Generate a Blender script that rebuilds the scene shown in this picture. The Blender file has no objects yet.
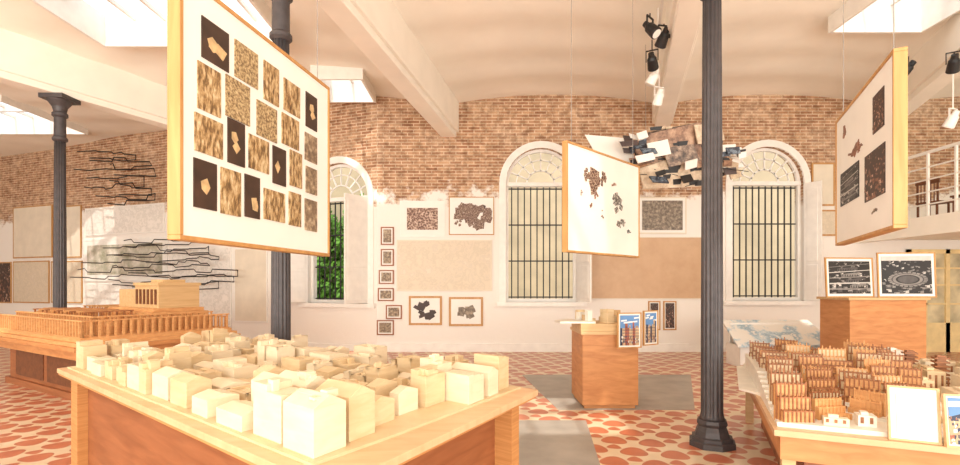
import bpy, math, random
from mathutils import Vector, Matrix
random.seed(7)
S=bpy.context.scene
COL=S.collection
H=1.6; F=500.0; HZ=285.0
# ---------------------------------------------------------------- materials
def lin(c):
    o=[]
    for v in c[:3]:
        v=v/255.0
        o.append(v/12.92 if v<=0.04045 else ((v+0.055)/1.055)**2.4)
    return (o[0],o[1],o[2],1)
def newmat(name,rough=.6,metal=0):
    m=bpy.data.materials.new(name); m.use_nodes=True
    n=m.node_tree.nodes; l=m.node_tree.links
    b=n['Principled BSDF']; b.inputs['Roughness'].default_value=rough; b.inputs['Metallic'].default_value=metal
    return m,n,l,b
def ramp(n,stops,interp='LINEAR'):
    r=n.new('ShaderNodeValToRGB'); e=r.color_ramp; e.interpolation=interp
    while len(e.elements)<len(stops): e.elements.new(.5)
    for i,(p,c) in enumerate(stops):
        e.elements[i].position=p; e.elements[i].color=lin(c)
    return r
def sc(c,k): return tuple(max(0,min(255,v*k)) for v in c)
def plain(name,c,rough=.6,var=.06,scale=6,metal=0,bump=0):
    m,n,l,b=newmat(name,rough,metal)
    t=n.new('ShaderNodeTexCoord'); z=n.new('ShaderNodeTexNoise'); z.inputs['Scale'].default_value=scale; z.inputs['Detail'].default_value=4
    l.new(t.outputs['Object'],z.inputs['Vector'])
    r=ramp(n,[(.3,sc(c,1-var)),(.7,sc(c,1+var))]); l.new(z.outputs['Fac'],r.inputs[0]); l.new(r.outputs[0],b.inputs['Base Color'])
    if bump:
        bp=n.new('ShaderNodeBump'); bp.inputs['Strength'].default_value=bump; bp.inputs['Distance'].default_value=.02
        l.new(z.outputs['Fac'],bp.inputs['Height']); l.new(bp.outputs[0],b.inputs['Normal'])
    return m
def wood(name,c1,c2,st=(1,12,12),scale=2,rough=.5):
    m,n,l,b=newmat(name,rough)
    t=n.new('ShaderNodeTexCoord'); mp=n.new('ShaderNodeMapping'); mp.inputs['Scale'].default_value=st
    z=n.new('ShaderNodeTexNoise'); z.inputs['Scale'].default_value=scale; z.inputs['Detail'].default_value=6; z.inputs['Distortion'].default_value=.6
    l.new(t.outputs['Object'],mp.inputs[0]); l.new(mp.outputs[0],z.inputs['Vector'])
    r=ramp(n,[(.3,c1),(.7,c2)]); l.new(z.outputs['Fac'],r.inputs[0]); l.new(r.outputs[0],b.inputs['Base Color'])
    return m
def art(name,stops,scale=8,kind='noise',off=(0,0,0),st=(1,1,1),interp='LINEAR',rough=.5,rnd=True,dist=3):
    m,n,l,b=newmat(name,rough)
    t=n.new('ShaderNodeTexCoord'); mp=n.new('ShaderNodeMapping'); mp.inputs['Scale'].default_value=st; mp.inputs['Location'].default_value=off
    l.new(t.outputs['Object'],mp.inputs[0]); vec=mp.outputs[0]
    if rnd:
        oi=n.new('ShaderNodeObjectInfo'); ml=n.new('ShaderNodeMath'); ml.operation='MULTIPLY'; ml.inputs[1].default_value=37
        l.new(oi.outputs['Random'],ml.inputs[0]); va=n.new('ShaderNodeVectorMath'); va.operation='ADD'
        l.new(vec,va.inputs[0]); l.new(ml.outputs[0],va.inputs[1]); vec=va.outputs[0]
    if kind=='noise':
        z=n.new('ShaderNodeTexNoise'); z.inputs['Detail'].default_value=8; z.inputs['Roughness'].default_value=.65; o='Fac'
    elif kind=='vor':
        z=n.new('ShaderNodeTexVoronoi'); o='Distance'
    elif kind=='edge':
        z=n.new('ShaderNodeTexVoronoi'); z.feature='DISTANCE_TO_EDGE'; o='Distance'
    elif kind=='line':
        z=n.new('ShaderNodeTexWave'); z.bands_direction='Z'; o='Fac'
    z.inputs['Scale'].default_value=scale
    l.new(vec,z.inputs['Vector'])
    r=ramp(n,stops,interp); l.new(z.outputs[o],r.inputs[0]); l.new(r.outputs[0],b.inputs['Base Color'])
    return m

WHITE=plain('white_paint',(240,235,227),.55,.02)
PAPER=plain('paper_white',(238,234,226),.7,.015,3)
CREAM=plain('cream_paper',(224,212,192),.7,.03,3)
PINK=art('kraft_paper',[(.3,(192,154,118)),(.7,(206,170,134))],2.5)
FAINT=art('faint_drawing',[(.40,(220,204,180)),(.48,(208,193,170)),(.52,(220,204,180)),(.60,(210,195,174)),(.64,(222,208,186))],3.5)
FAINT2=art('faint_drawing_grey',[(.40,(238,231,222)),(.47,(218,212,202)),(.51,(238,231,222)),(.62,(220,214,204)),(.66,(238,231,222))],2.2)
IRON=plain('cast_iron',(74,69,70),.5,.08,12,.2,.1)
BLACK=plain('black_metal',(26,24,24),.5,.1)
STEEL=plain('steel_cable',(150,145,140),.4,.02,6,.6)
WLIGHT=wood('light_wood',(198,160,110),(216,182,134))
WFRAME=wood('frame_wood',(178,128,72),(200,152,94),(8,8,1))
WORANGE=wood('orange_plywood',(184,122,72),(206,146,92),(2,2,9),2)
WBROWN=wood('brown_plywood',(136,80,46),(160,100,62),(1,1,9),2)
WDARK=wood('dark_wood',(92,52,30),(120,72,42),(1,9,9),2)
PLY=wood('pale_plywood',(208,166,124),(222,184,144),(2,9,2),1.6,.45)
PLYEDGE=wood('plywood_edge',(180,124,70),(202,148,92),(1,1,30),3)
MAPLE=wood('model_maple',(208,180,138),(222,198,160),(2,2,10),3)
MAPLE2=wood('model_limewood',(224,204,172),(232,216,188),(2,2,10),3)
MODELOR=wood('model_pearwood',(200,142,88),(220,168,112),(3,3,12),3)
MODELOR2=wood('model_walnut',(136,84,50),(170,112,70),(3,3,12),3)
MWHITE=plain('model_white_card',(232,224,210),.6,.03)

def make_brick():
    m,n,l,b=newmat('brick_and_plaster',.85)
    t=n.new('ShaderNodeTexCoord'); sp=n.new('ShaderNodeSeparateXYZ'); l.new(t.outputs['Object'],sp.inputs[0])
    cb=n.new('ShaderNodeCombineXYZ'); l.new(sp.outputs[0],cb.inputs[0]); l.new(sp.outputs[2],cb.inputs[1])
    br=n.new('ShaderNodeTexBrick'); br.inputs['Scale'].default_value=1
    br.inputs['Brick Width'].default_value=.29; br.inputs['Row Height'].default_value=.075; br.inputs['Mortar Size'].default_value=.012; br.inputs['Mortar Smooth'].default_value=.3
    br.inputs['Color1'].default_value=lin((164,116,84)); br.inputs['Color2'].default_value=lin((202,160,124)); br.inputs['Mortar'].default_value=lin((218,194,166))
    l.new(cb.outputs[0],br.inputs['Vector'])
    z=n.new('ShaderNodeTexNoise'); z.inputs['Scale'].default_value=1.1; z.inputs['Detail'].default_value=8; z.inputs['Roughness'].default_value=.7; l.new(cb.outputs[0],z.inputs['Vector'])
    r=ramp(n,[(.48,(0,0,0)),(.64,(170,170,170))]); l.new(z.outputs['Fac'],r.inputs[0])
    mx=n.new('ShaderNodeMixRGB'); mx.inputs[2].default_value=lin((222,196,168)); l.new(r.outputs[0],mx.inputs[0]); l.new(br.outputs[0],mx.inputs[1])
    z2=n.new('ShaderNodeTexNoise'); z2.inputs['Scale'].default_value=5; z2.inputs['Detail'].default_value=6; z2.inputs['Roughness'].default_value=.7; l.new(cb.outputs[0],z2.inputs['Vector'])
    r2=ramp(n,[(.38,(198,188,180)),(.58,(255,255,255))]); l.new(z2.outputs['Fac'],r2.inputs[0])
    mg=n.new('ShaderNodeMixRGB'); mg.blend_type='MULTIPLY'; mg.inputs[0].default_value=1; l.new(mx.outputs[0],mg.inputs[1]); l.new(r2.outputs[0],mg.inputs[2])
    ma=n.new('ShaderNodeMath'); ma.operation='MULTIPLY_ADD'; ma.inputs[1].default_value=2.6; l.new(z.outputs['Fac'],ma.inputs[0]); l.new(sp.outputs[2],ma.inputs[2])
    rg=n.new('ShaderNodeMapRange'); rg.inputs['From Min'].default_value=4.9; rg.inputs['From Max'].default_value=5.12; l.new(ma.outputs[0],rg.inputs[0])
    wh=n.new('ShaderNodeMixRGB'); wh.inputs[1].default_value=lin((238,231,222)); l.new(rg.outputs[0],wh.inputs[0]); l.new(mg.outputs[0],wh.inputs[2])
    l.new(wh.outputs[0],b.inputs['Base Color'])
    bp=n.new('ShaderNodeBump'); bp.inputs['Strength'].default_value=.4; bp.inputs['Distance'].default_value=.02; l.new(z2.outputs['Fac'],bp.inputs['Height']); l.new(bp.outputs[0],b.inputs['Normal'])
    return m
BRICK=make_brick()
CEIL=plain('ceiling_plaster',(250,243,230),.8,.015,1.2,0,.15)
BEAMM=plain('beam_plaster',(250,243,230),.75,.015,2)
def make_floor():
    m,n,l,b=newmat('hydraulic_tile_floor',.34)
    t=n.new('ShaderNodeTexCoord')
    P=.32; k=2*math.pi/P
    outs=[]
    for a in (0,120,240):
        d=n.new('ShaderNodeVectorMath'); d.operation='DOT_PRODUCT'; d.inputs[1].default_value=(k*math.cos(math.radians(a+15)),k*math.sin(math.radians(a+15)),0)
        l.new(t.outputs['Object'],d.inputs[0]); s=n.new('ShaderNodeMath'); s.operation='SINE'; l.new(d.outputs['Value'],s.inputs[0])
        s2=n.new('ShaderNodeMath'); s2.operation='MULTIPLY'; s2.inputs[1].default_value=2; l.new(d.outputs['Value'],s2.inputs[0])
        s3=n.new('ShaderNodeMath'); s3.operation='COSINE'; l.new(s2.outputs[0],s3.inputs[0])
        s4=n.new('ShaderNodeMath'); s4.operation='MULTIPLY_ADD'; s4.inputs[1].default_value=.55; l.new(s3.outputs[0],s4.inputs[0]); l.new(s.outputs[0],s4.inputs[2])
        outs.append(s4)
    a1=n.new('ShaderNodeMath'); l.new(outs[0].outputs[0],a1.inputs[0]); l.new(outs[1].outputs[0],a1.inputs[1])
    a2=n.new('ShaderNodeMath'); l.new(a1.outputs[0],a2.inputs[0]); l.new(outs[2].outputs[0],a2.inputs[1])
    rg=n.new('ShaderNodeMapRange'); rg.inputs['From Min'].default_value=-.2; rg.inputs['From Max'].default_value=0; l.new(a2.outputs[0],rg.inputs[0])
    z=n.new('ShaderNodeTexNoise'); z.inputs['Scale'].default_value=2.2; z.inputs['Detail'].default_value=5; l.new(t.outputs['Object'],z.inputs['Vector'])
    r1=ramp(n,[(.3,(176,96,68)),(.7,(200,124,92))]); l.new(z.outputs['Fac'],r1.inputs[0])
    r2=ramp(n,[(.3,(212,188,154)),(.7,(226,206,178))]); l.new(z.outputs['Fac'],r2.inputs[0])
    mx=n.new('ShaderNodeMixRGB'); l.new(rg.outputs[0],mx.inputs[0]); l.new(r2.outputs[0],mx.inputs[1]); l.new(r1.outputs[0],mx.inputs[2])
    l.new(mx.outputs[0],b.inputs['Base Color'])
    return m
FLOORM=make_floor()
CEMENT=plain('grey_cement',(164,156,146),.5,.07,3)
STUCCO=plain('garden_wall_stucco',(208,190,158),.9,.06,1.2)
LEAF=plain('leaf_green',(96,146,50),.6,.3,3)

# ---------------------------------------------------------------- mesh builder
class MB:
    def __init__(s): s.v=[];s.f=[];s.m=[]
    def add(s,vs,fs,mi=0):
        o=len(s.v); s.v+= [tuple(v) for v in vs]
        for f in fs: s.f.append([i+o for i in f]); s.m.append(mi)
    def box(s,x0,y0,z0,x1,y1,z1,mi=0):
        s.prism([(x0,y0),(x1,y0),(x1,y1),(x0,y1)],z0,z1,mi)
    def boxc(s,cx,cy,z0,sx,sy,sz,rz=0,mi=0):
        c,d=math.cos(rz),math.sin(rz)
        p=[(cx+x*sx/2*c-y*sy/2*d,cy+x*sx/2*d+y*sy/2*c) for x,y in((-1,-1),(1,-1),(1,1),(-1,1))]
        s.prism(p,z0,z0+sz,mi)
    def prism(s,poly,z0,z1,mi=0,top=None):
        n=len(poly); t=top or poly
        ar=sum(poly[i][0]*poly[(i+1)%n][1]-poly[(i+1)%n][0]*poly[i][1] for i in range(n))
        if ar<0: poly=poly[::-1]; t=t[::-1]
        vs=[(x,y,z0) for x,y in poly]+[(x,y,z1) for x,y in t]
        fs=[list(range(n))[::-1],list(range(n,2*n))]+[[i,(i+1)%n,n+(i+1)%n,n+i] for i in range(n)]
        s.add(vs,fs,mi)
    def prismy(s,poly,y0,y1,mi=0):
        n=len(poly)
        ar=sum(poly[i][0]*poly[(i+1)%n][1]-poly[(i+1)%n][0]*poly[i][1] for i in range(n))
        if ar<0: poly=poly[::-1]
        vs=[(x,y0,z) for x,z in poly]+[(x,y1,z) for x,z in poly]
        fs=[list(range(n)),list(range(n,2*n))[::-1]]+[[i,n+i,n+(i+1)%n,(i+1)%n] for i in range(n)]
        s.add(vs,fs,mi)
    def lathe(s,prof,n=24,cx=0,cy=0,fl=None,mi=0):
        o=[]
        for k,(z,r) in enumerate(prof):
            for i in range(n):
                a=2*math.pi*i/n; rr=r
                if fl and fl[0]<=z<=fl[1]: rr=r*(1-.12*(0.5+0.5*math.cos(a*fl[2]))**2)
                o.append((cx+rr*math.cos(a),cy+rr*math.sin(a),z))
        fs=[]
        for k in range(len(prof)-1):
            for i in range(n):
                j=(i+1)%n; fs.append([k*n+i,k*n+j,(k+1)*n+j,(k+1)*n+i])
        fs.append(list(range(n))[::-1]); fs.append([(len(prof)-1)*n+i for i in range(n)])
        s.add(o,fs,mi)
    def tube(s,pts,r,n=5,mi=0):
        pts=[Vector(p) for p in pts]; o=[];fs=[]
        for i,p in enumerate(pts):
            d=(pts[min(i+1,len(pts)-1)]-pts[max(i-1,0)]).normalized()
            u=d.cross(Vector((0,0,1)))
            if u.length<.01: u=d.cross(Vector((1,0,0)))
            u.normalize(); w=d.cross(u)
            for k in range(n):
                a=2*math.pi*k/n; o.append(p+u*r*math.cos(a)+w*r*math.sin(a))
        for i in range(len(pts)-1):
            for k in range(n):
                j=(k+1)%n; fs.append([i*n+k,i*n+j,(i+1)*n+j,(i+1)*n+k])
        fs.append(list(range(n))[::-1]); fs.append([(len(pts)-1)*n+k for k in range(n)])
        s.add(o,fs,mi)
    def arch(s,r0,r1,cz,y0,y1,n=20,a0=0,a1=math.pi,cx=0,mi=0):
        for i in range(n):
            a=a0+(a1-a0)*i/n; b=a0+(a1-a0)*(i+1)/n
            p=[(cx+r0*math.cos(a),cz+r0*math.sin(a)),(cx+r1*math.cos(a),cz+r1*math.sin(a)),(cx+r1*math.cos(b),cz+r1*math.sin(b)),(cx+r0*math.cos(b),cz+r0*math.sin(b))]
            s.prismy(p,y0,y1,mi)
def mk(name,mb,mats,parent=None,loc=(0,0,0),rz=0,smooth=False,bevel=0,rot=None,**props):
    me=bpy.data.meshes.new(name); me.from_pydata(mb.v,[],mb.f)
    if not isinstance(mats,(list,tuple)): mats=[mats]
    for m in mats: me.materials.append(m)
    for p,i in zip(me.polygons,mb.m): p.material_index=i
    me.validate(); me.update()
    if smooth:
        for p in me.polygons: p.use_smooth=True
    o=bpy.data.objects.new(name,me); COL.objects.link(o)
    o.location=loc; o.rotation_euler=rot if rot else (0,0,rz)
    if parent: o.parent=parent
    if bevel:
        b=o.modifiers.new('bevel','BEVEL'); b.width=bevel; b.segments=2; b.limit_method='ANGLE'
    for k,v in props.items(): o[k]=v
    return o
def root(name,loc,rz=0,rot=None,**props):
    o=bpy.data.objects.new(name,None); COL.objects.link(o); o.location=loc; o.rotation_euler=rot if rot else (0,0,rz); o.empty_display_size=.1
    for k,v in props.items(): o[k]=v
    return o
def dup(r,loc,rz=None,scale=None,**props):
    n=r.copy(); COL.objects.link(n); n.location=loc
    if rz is not None: n.rotation_euler=(0,0,rz)
    if scale: n.scale=scale
    for c in r.children:
        k=c.copy(); COL.objects.link(k); k.parent=n
    for k2,v in props.items(): n[k2]=v
    return n
def P(px,py,D): return Vector(((px-480)/F*D,D,H+(HZ-py)/F*D))
D2=math.radians

# ---------------------------------------------------------------- room
WY=12.0; CPX=377
A=Vector(((CPX-480)/F*WY,WY)); LD=Vector((-12.48,15.6))-A; LL=LD.length; LROT=math.atan2(-LD.y,-LD.x)
def wallpt(px):
    m=(px-480)/F
    if px>=CPX: return m*WY,WY,0
    t=(A.x-12*m)/(m*LD.y-LD.x)
    return A.x+LD.x*t,A.y+LD.y*t,LROT
def wz(py,Y): return H+(HZ-py)/F*Y

def wall_with_windows(name,u0,u1,Hh,ops,th,loc,rz):
    mb=MB(); cur=u0
    for uc,w,sill,top in sorted(ops):
        a,b=uc-w/2,uc+w/2
        mb.box(cur,0,0,a,th,Hh); mb.box(a,0,0,b,th,sill)
        r=w/2; sp=top-r; n=24
        for i in range(n):
            t0=math.pi-math.pi*i/n; t1=math.pi-math.pi*(i+1)/n
            mb.prismy([(uc+r*math.cos(t0),sp+r*math.sin(t0)),(uc+r*math.cos(t1),sp+r*math.sin(t1)),(uc+r*math.cos(t1),Hh),(uc+r*math.cos(t0),Hh)],0,th)
        cur=b
    mb.box(cur,0,0,u1,th,Hh)
    return mk(name,mb,BRICK,loc=loc,rz=rz,kind='structure')
W2=((.62+2.33)/2,1.71,1.19,4.89); W3=(6.91,1.72,1.22,4.92)
wall_with_windows('wall_back',A.x,16,6.5,[W2,W3],.35,(0,WY,0),0)
def leftu(px):
    x,y,_=wallpt(px); return -math.hypot(x-A.x,y-A.y)
w1a,w1b=leftu(308),leftu(368); W1=((w1a+w1b)/2,w1b-w1a,1.15,4.62)
wall_with_windows('wall_left_back',-LL*1.8,0,6.9,[W1],.35,(A.x,A.y,0),LROT)
mb=MB(); mb.box(16,-4,0,16.3,12.35,6.5); mk('wall_right',mb,WHITE,kind='structure')
mb=MB(); mb.box(-21.3,-4,0,-21,18.6,6.9); mk('wall_left',mb,WHITE,kind='structure')
mb=MB(); mb.box(-21,-6,-.1,16,12.2,0); mb.prism([(-21,12.2),(A.x,12.2),(-12.5,15.9),(-21,18.9)],-.1,0); mk('floor',mb,FLOORM,kind='structure')
mb=MB(); 
mb.prism([(1.0,6.4),(2.75,6.4),(3.75,8.9),(.75,8.9)],0,.004); mb.prism([(0,4.3),(1.05,4.3),(1.25,5.9),(.05,5.9)],0,.004)
mk('floor_cement',mb,CEMENT,kind='structure')
mb=MB(); mb.box(A.x,-.05,0,16,0,.14); mb.box(A.x,-.05,.14,5.0,0,.2); mk('baseboard_back',mb,WHITE,loc=(0,WY,0),kind='structure')
mb=MB(); mb.box(-LL*1.7,-.05,0,0,0,.14); mk('baseboard_left_back',mb,WHITE,loc=(A.x,A.y,0),rz=LROT,kind='structure')

def bx(k,Y):
    return [(-7.93+.5*(Y-9.44))-9, -7.93+.5*(Y-9.44), -.75+.2*(Y-12), 4.37+.29*(Y-12), 9.57+.42*(Y-12), 9.57+.42*(Y-12)+7][k]
beams=[(1,5.15,-2,14.1),(2,5.15,-2,12.1),(3,5.35,-2,12.05),(4,5.25,-2,12.05)]
for i,(k,zb,y0,y1) in enumerate(beams):
    mb=MB(); w=.24
    mb.prism([(bx(k,y0)-w,y0),(bx(k,y0)+w,y0),(bx(k,y1)+w,y1),(bx(k,y1)-w,y1)],zb+.12,6.3)
    mb.prism([(bx(k,y0)-w+.06,y0),(bx(k,y0)+w-.06,y0),(bx(k,y1)+w-.06,y1),(bx(k,y1)-w+.06,y1)],zb,zb+.13)
    mk('trim_%d'%(i+1),mb,BEAMM,kind='structure',bevel=.015)
def cz(X,Y):
    for k in range(5):
        a,b=bx(k,Y),bx(k+1,Y)
        if a<=X<=b:
            t=(X-a)/(b-a); amp=.24 if k else .1
            return 5.93+amp*4*t*(1-t)+.05*abs(math.sin(math.pi*Y/1.2))*(4*t*(1-t))**.3
    return 5.95
sky=[(-6.75,7.25,-3.5,9.0),(-13.75,11.75,-11.25,14.25),(-3.5,10.5,-2.5,11.75),(6.0,7.25,7.5,8.5),(-8.5,5,-6.5,6),(-1.25,2,1.0,4)]
mb=MB(); g=.25; nx=int(37.5/g); ny=int(23/g); X0=-21.25; Y0=-4
vs=[(X0+i*g,Y0+j*g,cz(X0+i*g,Y0+j*g)) for j in range(ny+1) for i in range(nx+1)]
fs=[]
for j in range(ny):
    for i in range(nx):
        x=X0+(i+.5)*g;y=Y0+(j+.5)*g
        if any(a<x<c and b<y<d for a,b,c,d in sky): continue
        if x>A.x and y>12.4: continue
        if x<=A.x and y>A.y+(x-A.x)*LD.y/LD.x+.45: continue
        q=j*(nx+1)+i; fs.append([q,q+nx+1,q+nx+2,q+1])
mb.add(vs,fs); mk('ceiling',mb,CEIL,smooth=True,kind='structure')
for i,(a,b,c,d) in enumerate(sky):
    mb=MB(); z0=5.9;z1=6.45;t=.05
    mb.box(a-t,b-t,z0,a,d+t,z1); mb.box(c,b-t,z0,c+t,d+t,z1); mb.box(a,b-t,z0,c,b,z1); mb.box(a,d,z0,c,d+t,z1)
    n=max(2,round((c-a)/.55))
    for k in range(1,n): x=a+(c-a)*k/n; mb.box(x-.025,b,z1-.1,x+.025,d,z1-.03)
    m=max(2,round((d-b)/.8))
    for k in range(1,m): y=b+(d-b)*k/m; mb.box(a,y-.03,z1-.2,c,y+.03,z1-.04)
    mk('window_%d'%(i+4),mb,WHITE,kind='structure')

def window(n,W,loc,rz,sl,sr,lw=.72):
    uc,w,sill,top=W; r=w/2; sp=top-r
    c=Vector(loc)+Matrix.Rotation(rz,3,'Z')@Vector((uc,0,0))
    R=root('window_%d'%n,c,rz,kind='structure')
    mb=MB(); mb.arch(r,r+.16,sp,-.03,.0+.02); mb.box(-r-.16,-.03,sill-.05,-r,.02,sp); mb.box(r,-.03,sill-.05,r+.16,.02,sp)
    mb.box(-r-.22,-.1,sill-.1,r+.22,.3,sill)
    mk('surround',mb,WHITE,R)
    mb=MB(); mb.arch(r-.07,r,sp,.12,.2); mb.box(-r,.12,sill,-r+.07,.2,sp); mb.box(r-.07,.12,sill,r,.2,sp); mb.box(-r,.1,sp-.05,r,.22,sp+.05)
    mb.arch(r*.38,r*.38+.035,sp,.14,.18)
    for k in range(1,8):
        a=math.pi*k/8; ca,sa=math.cos(a),math.sin(a); q=.016
        mb.prismy([(r*.38*ca+q*sa,sp+r*.38*sa-q*ca),(r*ca*.97+q*sa,sp+r*sa*.97-q*ca),(r*ca*.97-q*sa,sp+r*sa*.97+q*ca),(r*.38*ca-q*sa,sp+r*.38*sa+q*ca)],.14,.18)
    mb.box(-r,.13,sill,r,.19,sill+.08); mb.arch(r*.68,r*.68+.03,sp,.14,.18)
    mk('window_frame',mb,WHITE,R)
    mb=MB()
    for k in range(1,11):
        x=-r+w*k/11; mb.box(x-.013,.24,sill,x+.013,.266,sp)
    for f in (.04,.35,.66,.97): z=sill+(sp-sill)*f; mb.box(-r,.235,z-.015,r,.27,z+.015)
    mk('window_bars',mb,BLACK,R)
    for side,ang in ((-1,sl),(1,sr)):
        if ang is None: continue
        mb=MB(); hh=sp-sill-.04
        mb.box(0,-.02,0,lw,.02,hh)
        for z0,z1 in ((.08,.3*hh),(.3*hh+.08,.95*hh)):
            mb.box(.08,-.032,z0,lw-.08,.032,z1)
        s=mk('shutter',mb,WHITE,R,loc=(side*r,0,sill+.02),rz=ang,bevel=.006)
window(1,W1,(A.x,A.y,0),LROT,D2(-120),D2(-105))
window(2,W2,(0,WY,0),0,None,D2(-76))
window(3,W3,(0,WY,0),0,None,D2(-60),.4)

# exterior
mb=MB(); mb.box(-30,18.9,-1,20,19.2,8); mk('garden_wall',mb,STUCCO,label='sunlit beige stucco wall outside the windows',category='wall')
mb=MB(); mb.prism([(A.x,12.5),(20,12.4),(20,18.9),(-22,18.9),(-22,18.7),(-12.4,16.1)],-.3,-.2); mk('courtyard_ground',mb,CEMENT,kind='structure')
mb=MB()
rr=random.Random(3)
for i in range(7500):
    cx=rr.uniform(-7.6,-3.9); cy=rr.uniform(17.9,18.85)-.4*abs(math.sin(cx*3)); z=rr.uniform(-.2,4.4+.5*math.sin(cx*4))
    s=rr.uniform(.06,.13); v=Vector((rr.uniform(-1,1),rr.uniform(-1.5,0),rr.uniform(-.2,1.3))).normalized(); u=v.orthogonal().normalized()*s; w=v.cross(u).normalized()*s*.55; c=Vector((cx,cy,z))
    mb.add([c-u,c+w,c+u,c-w],[[0,1,2,3]])
mk('ivy_foliage',mb,LEAF,label='dense sunlit green foliage outside the arched window',category='plant',kind='stuff')

# ---------------------------------------------------------------- columns
R=root('iron_column',(2.32,5.0,0),label='dark grey fluted cast iron column on octagonal base',category='column',group='cast iron columns')
mb=MB()
mb.lathe([(0,.225),(.05,.225),(.06,.2),(.09,.2),(.1,.17),(.15,.155),(.19,.135),(.22,.15),(.25,.14)],8)
mk('base',mb,IRON,R)
mb=MB()
mb.lathe([(.25,.125),(.28,.112),(.32,.105),(1.2,.104),(2.2,.1),(3.2,.094),(4.3,.088)],96,fl=(.32,4.3,14)); mk('shaft',mb,IRON,R,smooth=True)
mb=MB()
mb.lathe([(4.3,.09),(4.33,.12),(4.37,.12),(4.4,.095),(4.75,.093),(4.78,.125),(4.83,.125),(4.86,.1),(4.95,.12),(5.05,.19),(5.07,.2)],32); mb.box(-.22,-.22,5.07,.22,.22,5.15); mk('capital',mb,IRON,R)
R.scale=(1,1,5.35/5.15)
C2=dup(R,(-2.21,5.55,0),scale=(1,1,1)); C3=dup(R,(-7.93,9.44,0),scale=(1,1,1))

# ---------------------------------------------------------------- prints
PG=[art('print_gold_relief',[(.25,(54,36,24)),(.42,(116,88,54)),(.52,(176,144,98)),(.68,(226,206,168))],30,'noise',st=(1.8,1,.6)),
    None,
    art('print_crackle',[(.3,(70,52,36)),(.45,(134,110,76)),(.55,(186,162,120)),(.7,(216,198,160))],60,'noise'),
    art('print_grey_brown',[(.3,(60,50,44)),(.5,(136,114,90)),(.7,(206,186,156))],20,'noise')]
DARKP=plain('print_dark_brown',(62,44,34),.5,.2,8)
TANP=plain('print_pale_fragment',(196,166,122),.5,.16,20)
DKB=art('drawing_brown_cells',[(0,(232,214,190)),(.05,(110,74,56)),(.3,(84,56,46)),(.8,(60,42,36))],26,'edge')
BWC=art('print_city_aerial',[(0,(40,36,34)),(.08,(110,104,98)),(.25,(190,182,172))],28,'edge')
BRN=art('print_brown_mosaic',[(.2,(84,58,46)),(.5,(140,104,86)),(.8,(206,180,160))],26,'vor')
TXT=art('printed_text_lines',[(.5,(222,218,208)),(.9,(186,180,170))],60,'line',rnd=False)
DARKDR=art('drawing_dark_hatch',[(.3,(70,62,54)),(.5,(128,114,98)),(.7,(186,170,148))],14,'noise')
G1=plain('photo_black',(34,32,32),.5,.15,10); G2=plain('photo_dark_grey',(78,75,74),.5,.15,10); G3=plain('photo_grey',(130,126,122),.5,.12,10); G4=plain('photo_light_grey',(194,190,184),.5,.05,10)
B1=plain('photo_sky_blue',(96,140,190),.5,.1,3); B2=plain('photo_building_sand',(190,160,124),.5,.12,12); B3=plain('photo_navy',(44,52,76),.5,.15,12); B4=plain('photo_cloud',(226,226,224),.5,.04,6); B5=plain('photo_brick_red',(150,84,60),.5,.12,12)  # navy serves printed windows, hills, buildings and figures
R1=plain('photo_umber',(62,44,38),.5,.15,12);R2=plain('photo_sienna',(132,92,72),.5,.15,12);R3=plain('photo_blush',(196,166,146),.5,.1,12)
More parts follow.
